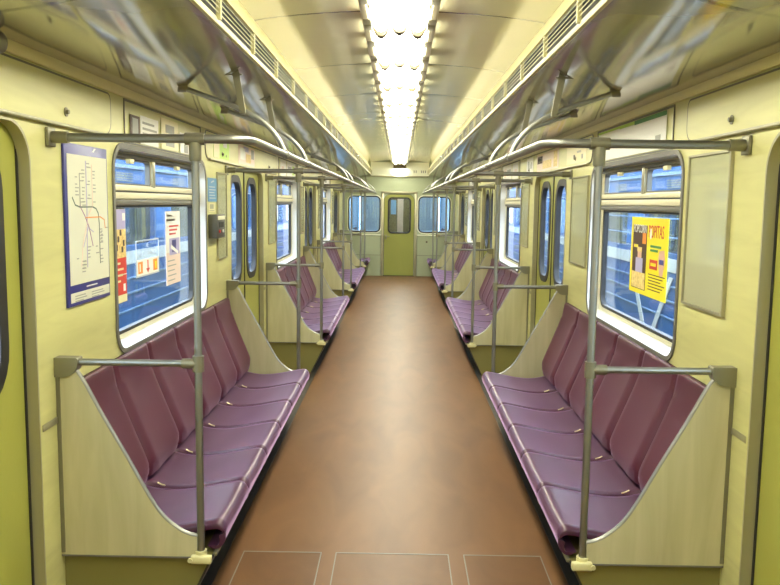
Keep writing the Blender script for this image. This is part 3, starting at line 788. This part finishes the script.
text('POPITAS', .090, 'red', P, (GX-.0024, 4.405-.605*.500, 1.135+.405*.755), (0, -1, 0), (0, 0, 1), squash=.70)
for q in range(2): pb(.56, .84-.08*q, .63-.05*q, .66-.05*q, 'green', 'text_line')
pb(.56, .76, .36, .48, 'red', 'red_block'); pb(.59, .73, .40, .44, 'yellow', 'red_block_mark', 2)
for q in range(6): pb(.54, .96-.05*(q % 3), .285-.038*q, .297-.038*q, 'brown', 'text_line')
bagp = [(.80, .60), (.92, .62), (.95, .50), (.90, .30), (.82, .30), (.78, .48)]
MB().prism([(4.405-.605*u, 1.135+.405*v) for u, v in bagp], 'x', GX-.0024, GX-.0016).build('popcorn_bag', 'skin', P); pb(.81, .92, .44, .50, 'navy', 'bag_mark', 2)
MB().sphere((GX-.003, 4.405-.605*.565, 1.135+.405*.80), .016, (.1, 1, 1.8)).build('letter_mark', 'white', P)

for s, nm in ((-1, 'shade_strip_left'), (1, 'shade_strip_right')):
    struct(MB().box(s*.752, s*.797, BENCH0-.01, YE-.01, .0, .004).build(nm, 'kick'))  # added dark floor strip standing in for the benches' shade, no real baseboard
# ------------------------------------------------------------------ FLOOR HATCHES
for (x0, x1, nm) in ((-.68, -.322, 'red-brown floor hatch cover beside the bench next to the metro map'), (-.258, .259, 'wide red-brown floor hatch cover in the middle of the aisle'), (.326, .68, 'red-brown floor hatch cover beside the popcorn poster bench')):
    h = thing('floor_hatch', nm, 'hatch', ((x0+x1)/2, 3.0, 0), 'floor hatch covers')
    MB().box(x0+.004, x1-.004, 2.30, 3.466, .0, .003).build('cover', 'hatch', h)
    e = MB().box(x0, x1, 3.462, 3.470, .0, .0042)
    e.box(x0, x0+.005, 2.30, 3.47, .0, .0042).box(x1-.005, x1, 2.30, 3.47, .0, .0042)
    e.build('edge_strip', 'gasketgrey', h)

# ------------------------------------------------------------------ END WALL
DW, DT = .335, 1.79
def arch(x0, x1, z0, z1, r): return rrect(x0, x1, z0, z1, r, 6, rb=0)
win_x = ((-1.10, -.415), (.425, 1.105))
def endpts():
    pts = [(-1.25, 0.0), (-DW, 0.0)]
    r = .14
    for k in range(9):
        a = PI - PI/2*k/8; pts.append((-DW + r + r*math.cos(a), DT - r + r*math.sin(a)))
    for k in range(9):
        a = PI/2 - PI/2*k/8; pts.append((DW - r + r*math.cos(a), DT - r + r*math.sin(a)))
    return pts + [(DW, 0.0), (1.25, 0.0), (1.25, 2.60), (-1.25, 2.60)]
struct(plate(endpts(), [rrect(a, b, .965, 1.735, .10) for a, b in win_x], 'y', YE, YE+.04).build('wall_end', 'endwall', smooth=40))
for q, (a, b) in enumerate(win_x):
    wn += 1
    r = bpy.data.objects.new('window_%d' % wn, None); COL.objects.link(r); r.location = ((a+b)/2, YE, .965); struct(r)
    plate(rrect(a-.012, b+.012, .953, 1.747, .112), [rrect(a+.014, b-.014, .979, 1.721, .088)], 'y', YE-.012, YE+.045).build('gasket', 'rubber', r, smooth=40)
    MB().box(a+.01, b-.01, YE+.018, YE+.022, .975, 1.725).build('window_pane', 'endglass', r)
    plate(rrect(a-.032, b+.032, .933, 1.767, .132), [rrect(a-.010, b+.010, .955, 1.745, .11)], 'y', YE-.006, YE-.0005).build('window_bead', 'header', r, smooth=40)
dn += 1
r = bpy.data.objects.new('door_%d' % dn, None); COL.objects.link(r); r.location = (0, YE, 0); struct(r)
leaf = plate(rrect(-DW+.012, DW-.012, .01, DT-.012, .13, rb=.002), [rrect(-.235, .245, .945, 1.705, .08)], 'y', YE+.004, YE+.036).build('door_leaf', 'enddoor', r, smooth=40)
plate(rrect(-.250, .260, .930, 1.720, .095), [rrect(-.216, .226, .964, 1.686, .065)], 'y', YE-.006, YE+.040).build('door_gasket', 'rubber', leaf, smooth=40)
MB().box(-.23, .24, YE+.018, YE+.022, .95, 1.70).build('door_pane', 'endglass', leaf)
MB().box(-.305, -.265, YE-.004, YE+.004, .80, .90, .002).tube([(-.285, YE-.004, .865), (-.285, YE-.04, .865)], .010, 10).tube([(-.285, YE-.04, .865), (-.205, YE-.04, .865)], .009, 10).build('door_handle', 'joint', leaf)
plate(rrect(-DW-.05, DW+.05, .005, DT+.05, .16, rb=.002), [rrect(-DW+.035, DW-.035, .03, DT-.035, .11, rb=.002)], 'y', YE+.041, YE+.052).build('door_stop', 'gasketgrey', r, smooth=40)
MB().box(-DW-.012, DW+.012, YE-.02, YE-.001, .0005, .012).build('door_threshold', 'dark', r)
fr = MB()
for s in (-1, 1): fr.box(s*(DW+.002), s*(DW+.055), YE-.022, YE-.0005, 0, 1.84, .004)
fr.box(-DW-.055, DW+.055, YE-.022, YE-.0005, 1.80, 1.845, .004)
fr.build('door_frame', 'jamb', r)
# ledges and lower panels either side of the end door
for s in (-1, 1):
    trim(MB().box(s*.40, s*1.21, YE-.022, YE-.0005, .888, .908, .003), 'header')
    trim(MB().box(s*.40, s*1.21, YE-.006, YE-.0005, .452, .460), 'gasketgrey')
    trim(MB().box(s*.40, s*.405, YE-.005, YE-.0005, .02, .885), 'gasketgrey')
lk = thing('end_wall_lock', 'small dark key lock on the pale end wall panel', 'lock', (.60, YE, .75))
MB().tube([(.61, YE-.0005, .755), (.61, YE-.014, .755)], .020, 12).build('lock_body', 'brown', lk)
# white sloping header panel below the ceiling end, green lintel band under it
trim(MB().box(-.628, .632, YE-.030, YE-.0005, 2.178, 2.47, .003), 'header')
trim(MB().box(-.640, .645, YE-.045, YE-.0005, 2.156, 2.180, .003), 'jamb')
cm = thing('car_number', 'faint grey car number marks on the white header above the end door', 'number', (.50, YE-.03, 2.25))
for q, x in enumerate((.30, .345, .46, .50, .545, .62)):
    if x < .6: MB().box(x, x+.022, YE-.0312, YE-.0300, 2.245, 2.300).build('digit_mark', 'grey', cm)
el = thing('end_lamp', 'small lit lamp box on the white header above the end door', 'lamp', (0, YE-.03, 2.2))
MB().box(-.135, .135, YE-.10, YE-.031, 2.33, 2.42, .006).build('housing', 'cap', el)
MB().prism([(-.12, 2.33), (.12, 2.33), (.105, 2.20), (-.105, 2.20)], 'y', YE-.085, YE-.032).build('diffuser', 'lamp', el)

# ------------------------------------------------------------------ NEXT CAR (seen through the end door glass)
YB = YE + .95
def endpts2():
    p = [(x, z) for x, z in endpts()]
    return p
struct(plate(endpts2(), [rrect(a, b, .965, 1.735, .10) for a, b in win_x], 'y', YB, YB+.04).build('wall_beyond', 'trainwhite', smooth=40))
nb = MB().box(-1.25, 1.25, YB+.04, YB+6, -.05, 0)
struct(nb.build('floor_beyond', 'floor'))
struct(MB().box(-1.25, -1.221, YB+.04, YB+6, 0, 2.4).build('wall_beyond_left', 'trainblue2'))
struct(MB().box(1.221, 1.25, YB+.04, YB+6, 0, 2.4).build('wall_beyond_right', 'trainblue2'))
for s in (-1, 1):
    src = BEN[s]
    dup(src, 0, YB+1.2-BENCH0, 0, label='purple bench seen through the end glass in the neighbouring car ' + SIDE[s], group='benches of the neighbouring car')
struct(MB().box(-1.2, 1.2, YB+6, YB+6.05, 0, 2.4).build('wall_beyond_end', 'trainwhite'))
dn += 1
db = bpy.data.objects.new('door_%d' % dn, None); COL.objects.link(db); db.location = (0, YB+6, 0); struct(db)
MB().box(-.33, .33, YB+5.96, YB+5.999, .0, 1.8).build('door_leaf', 'brown', db)
MB().box(-.06, .12, YB+5.94, YB+5.959, .02, 1.72).build('door_panel', 'skin', db)
MB().box(-.26, -.10, YB+5.94, YB+5.959, 1.25, 1.68).build('door_glass', 'bluesign', db)
struct(MB().box(-1.25, 1.25, YB+.04, YB+6.05, 2.4, 2.45).build('ceiling_beyond', 'ceiling'))
for q in range(5):
    o = dup(lamp0, 0, YB + .6 + 1.05*q - ys[0], -.120, label='lit lamp in the neighbouring car beyond the end door glass', group='lamps of the neighbouring car')

# ------------------------------------------------------------------ OUTSIDE: parked blue trains on both sides
struct(MB().box(-40, 40, -20, 60, -1.25, -1.15).build('ground', 'ground'))
def make_train(s, label):
    X = 2.90
    r = thing('parked_train', label, 'train', (s*X, 12, -1.15))
    y0, y1 = 1.0, 44.0
    wins = []
    y = 1.9
    k = 0
    pos = []
    while y + 2.0 < y1:
        pos.append((y, y+1.35)); y += 2.05
    holes = [rrect(a, b, 1.10, 1.72, .10) for a, b in pos]
    plate(rrect(y0, y1, -.55, 2.02, .05), holes, 'x', s*X, s*(X+.06)).build('body_side', 'trainblue', r, smooth=40)
    MB().box(s*(X+.05), s*(X+.07), y0+.1, y1-.1, 1.06, 1.76).build('window_glass', 'trainglass', r)
    MB().box(s*(X-.010), s*(X+.004), y0, y1, .905, 1.045).build('white_stripe', 'trainwhite', r)
    MB().box(s*(X-.02), s*(X+.004), y0, y1, 1.93, 1.965).build('gutter', 'trainrib', r)
    rb = MB()
    for z in (.74, .58, .40, .20, 0.0, -.2): rb.box(s*(X-.012), s*(X+.004), y0, y1, z, z+.022, .004)
    for z in (1.26, 1.46, 1.66) if s > 0 else (): rb.box(s*(X-.010), s*(X+.004), y0, y1, z, z+.016, .003)
    rb.build('side_ribs', 'trainrib', r)
    MB().prism([(s*X, 2.04), (s*(X+.25), 2.32), (s*(X+.9), 2.52), (s*(X+2.2), 2.52), (s*(X+2.6), 2.04), (s*(X+2.6), -.55), (s*(X+.09), -.55), (s*(X+.09), 2.02)], 'y', y0, y1).build('body_shell', 'trainroof', r)
    MB().box(s*(X+.1), s*(X+2.4), y0+.5, y1-.5, -1.15, -.55).build('underframe', 'dark', r)
    for a, b in pos[1:9]:
        vm = MB()
        for z in range(4): vm.box(s*(X-.006), s*(X+.002), a+.1, a+.62, 1.79+z*.026, 1.803+z*.026)
        vm.build('roof_vent', 'trainroof', r)
    if s > 0:
        mm = MB()
        for q in (8.75, ):
            mm.prism([(9.85, 1.05), (9.98, 1.05), (9.14, .0), (9.00, .0)], 'x', s*(X-.016), s*(X-.008)).prism([(8.30, .85), (8.42, .85), (9.12, .0), (9.00, .0)], 'x', s*(X-.016), s*(X-.008))
        mm.build('v_stripe', 'trainwhite', r)
    return r
make_train(-1, 'long blue metro train parked outside the windows on the metro map side')
make_train(1, 'long blue metro train with white V stripe parked outside the popcorn poster window')

# ------------------------------------------------------------------ WORLD, CAMERA, VIEW
w = bpy.data.worlds.new('sky'); SC.world = w; w.use_nodes = True
bg = w.node_tree.nodes['Background']
bg.inputs['Color'].default_value = (0.74, 0.86, 1.0, 1); bg.inputs['Strength'].default_value = 11.5

cd = bpy.data.cameras.new('camera'); cam = bpy.data.objects.new('camera', cd); COL.objects.link(cam); SC.camera = cam
f, pit, yaw, rol = 791.635, -0.112966, -0.011048, 0.012816
fw = Vector((math.sin(yaw)*math.cos(pit), math.cos(yaw)*math.cos(pit), math.sin(pit)))
r0 = Vector((math.cos(yaw), -math.sin(yaw), 0)); u0 = r0.cross(fw)
rr = r0*math.cos(rol) + u0*math.sin(rol); uu = -r0*math.sin(rol) + u0*math.cos(rol)
mx = Matrix((( rr.x, uu.x, -fw.x, .014), (rr.y, uu.y, -fw.y, 0), (rr.z, uu.z, -fw.z, 1.60), (0, 0, 0, 1)))
cam.matrix_world = mx
cd.sensor_width = 36; cd.lens = f/780*36; cd.clip_start = .02; cd.clip_end = 200
SC.view_settings.view_transform = 'Standard'; SC.view_settings.look = 'None'; SC.view_settings.gamma = 1
SC.view_settings.use_curve_mapping = False; SC.view_settings.exposure = 0.22
SC.cycles.max_bounces = 10; SC.cycles.diffuse_bounces = 6; SC.cycles.glossy_bounces = 5; SC.cycles.transparent_max_bounces = 16
SC.cycles.sample_clamp_indirect = 6.0; SC.cycles.use_denoising = True
SC.cycles.caustics_reflective = False; SC.cycles.caustics_refractive = False
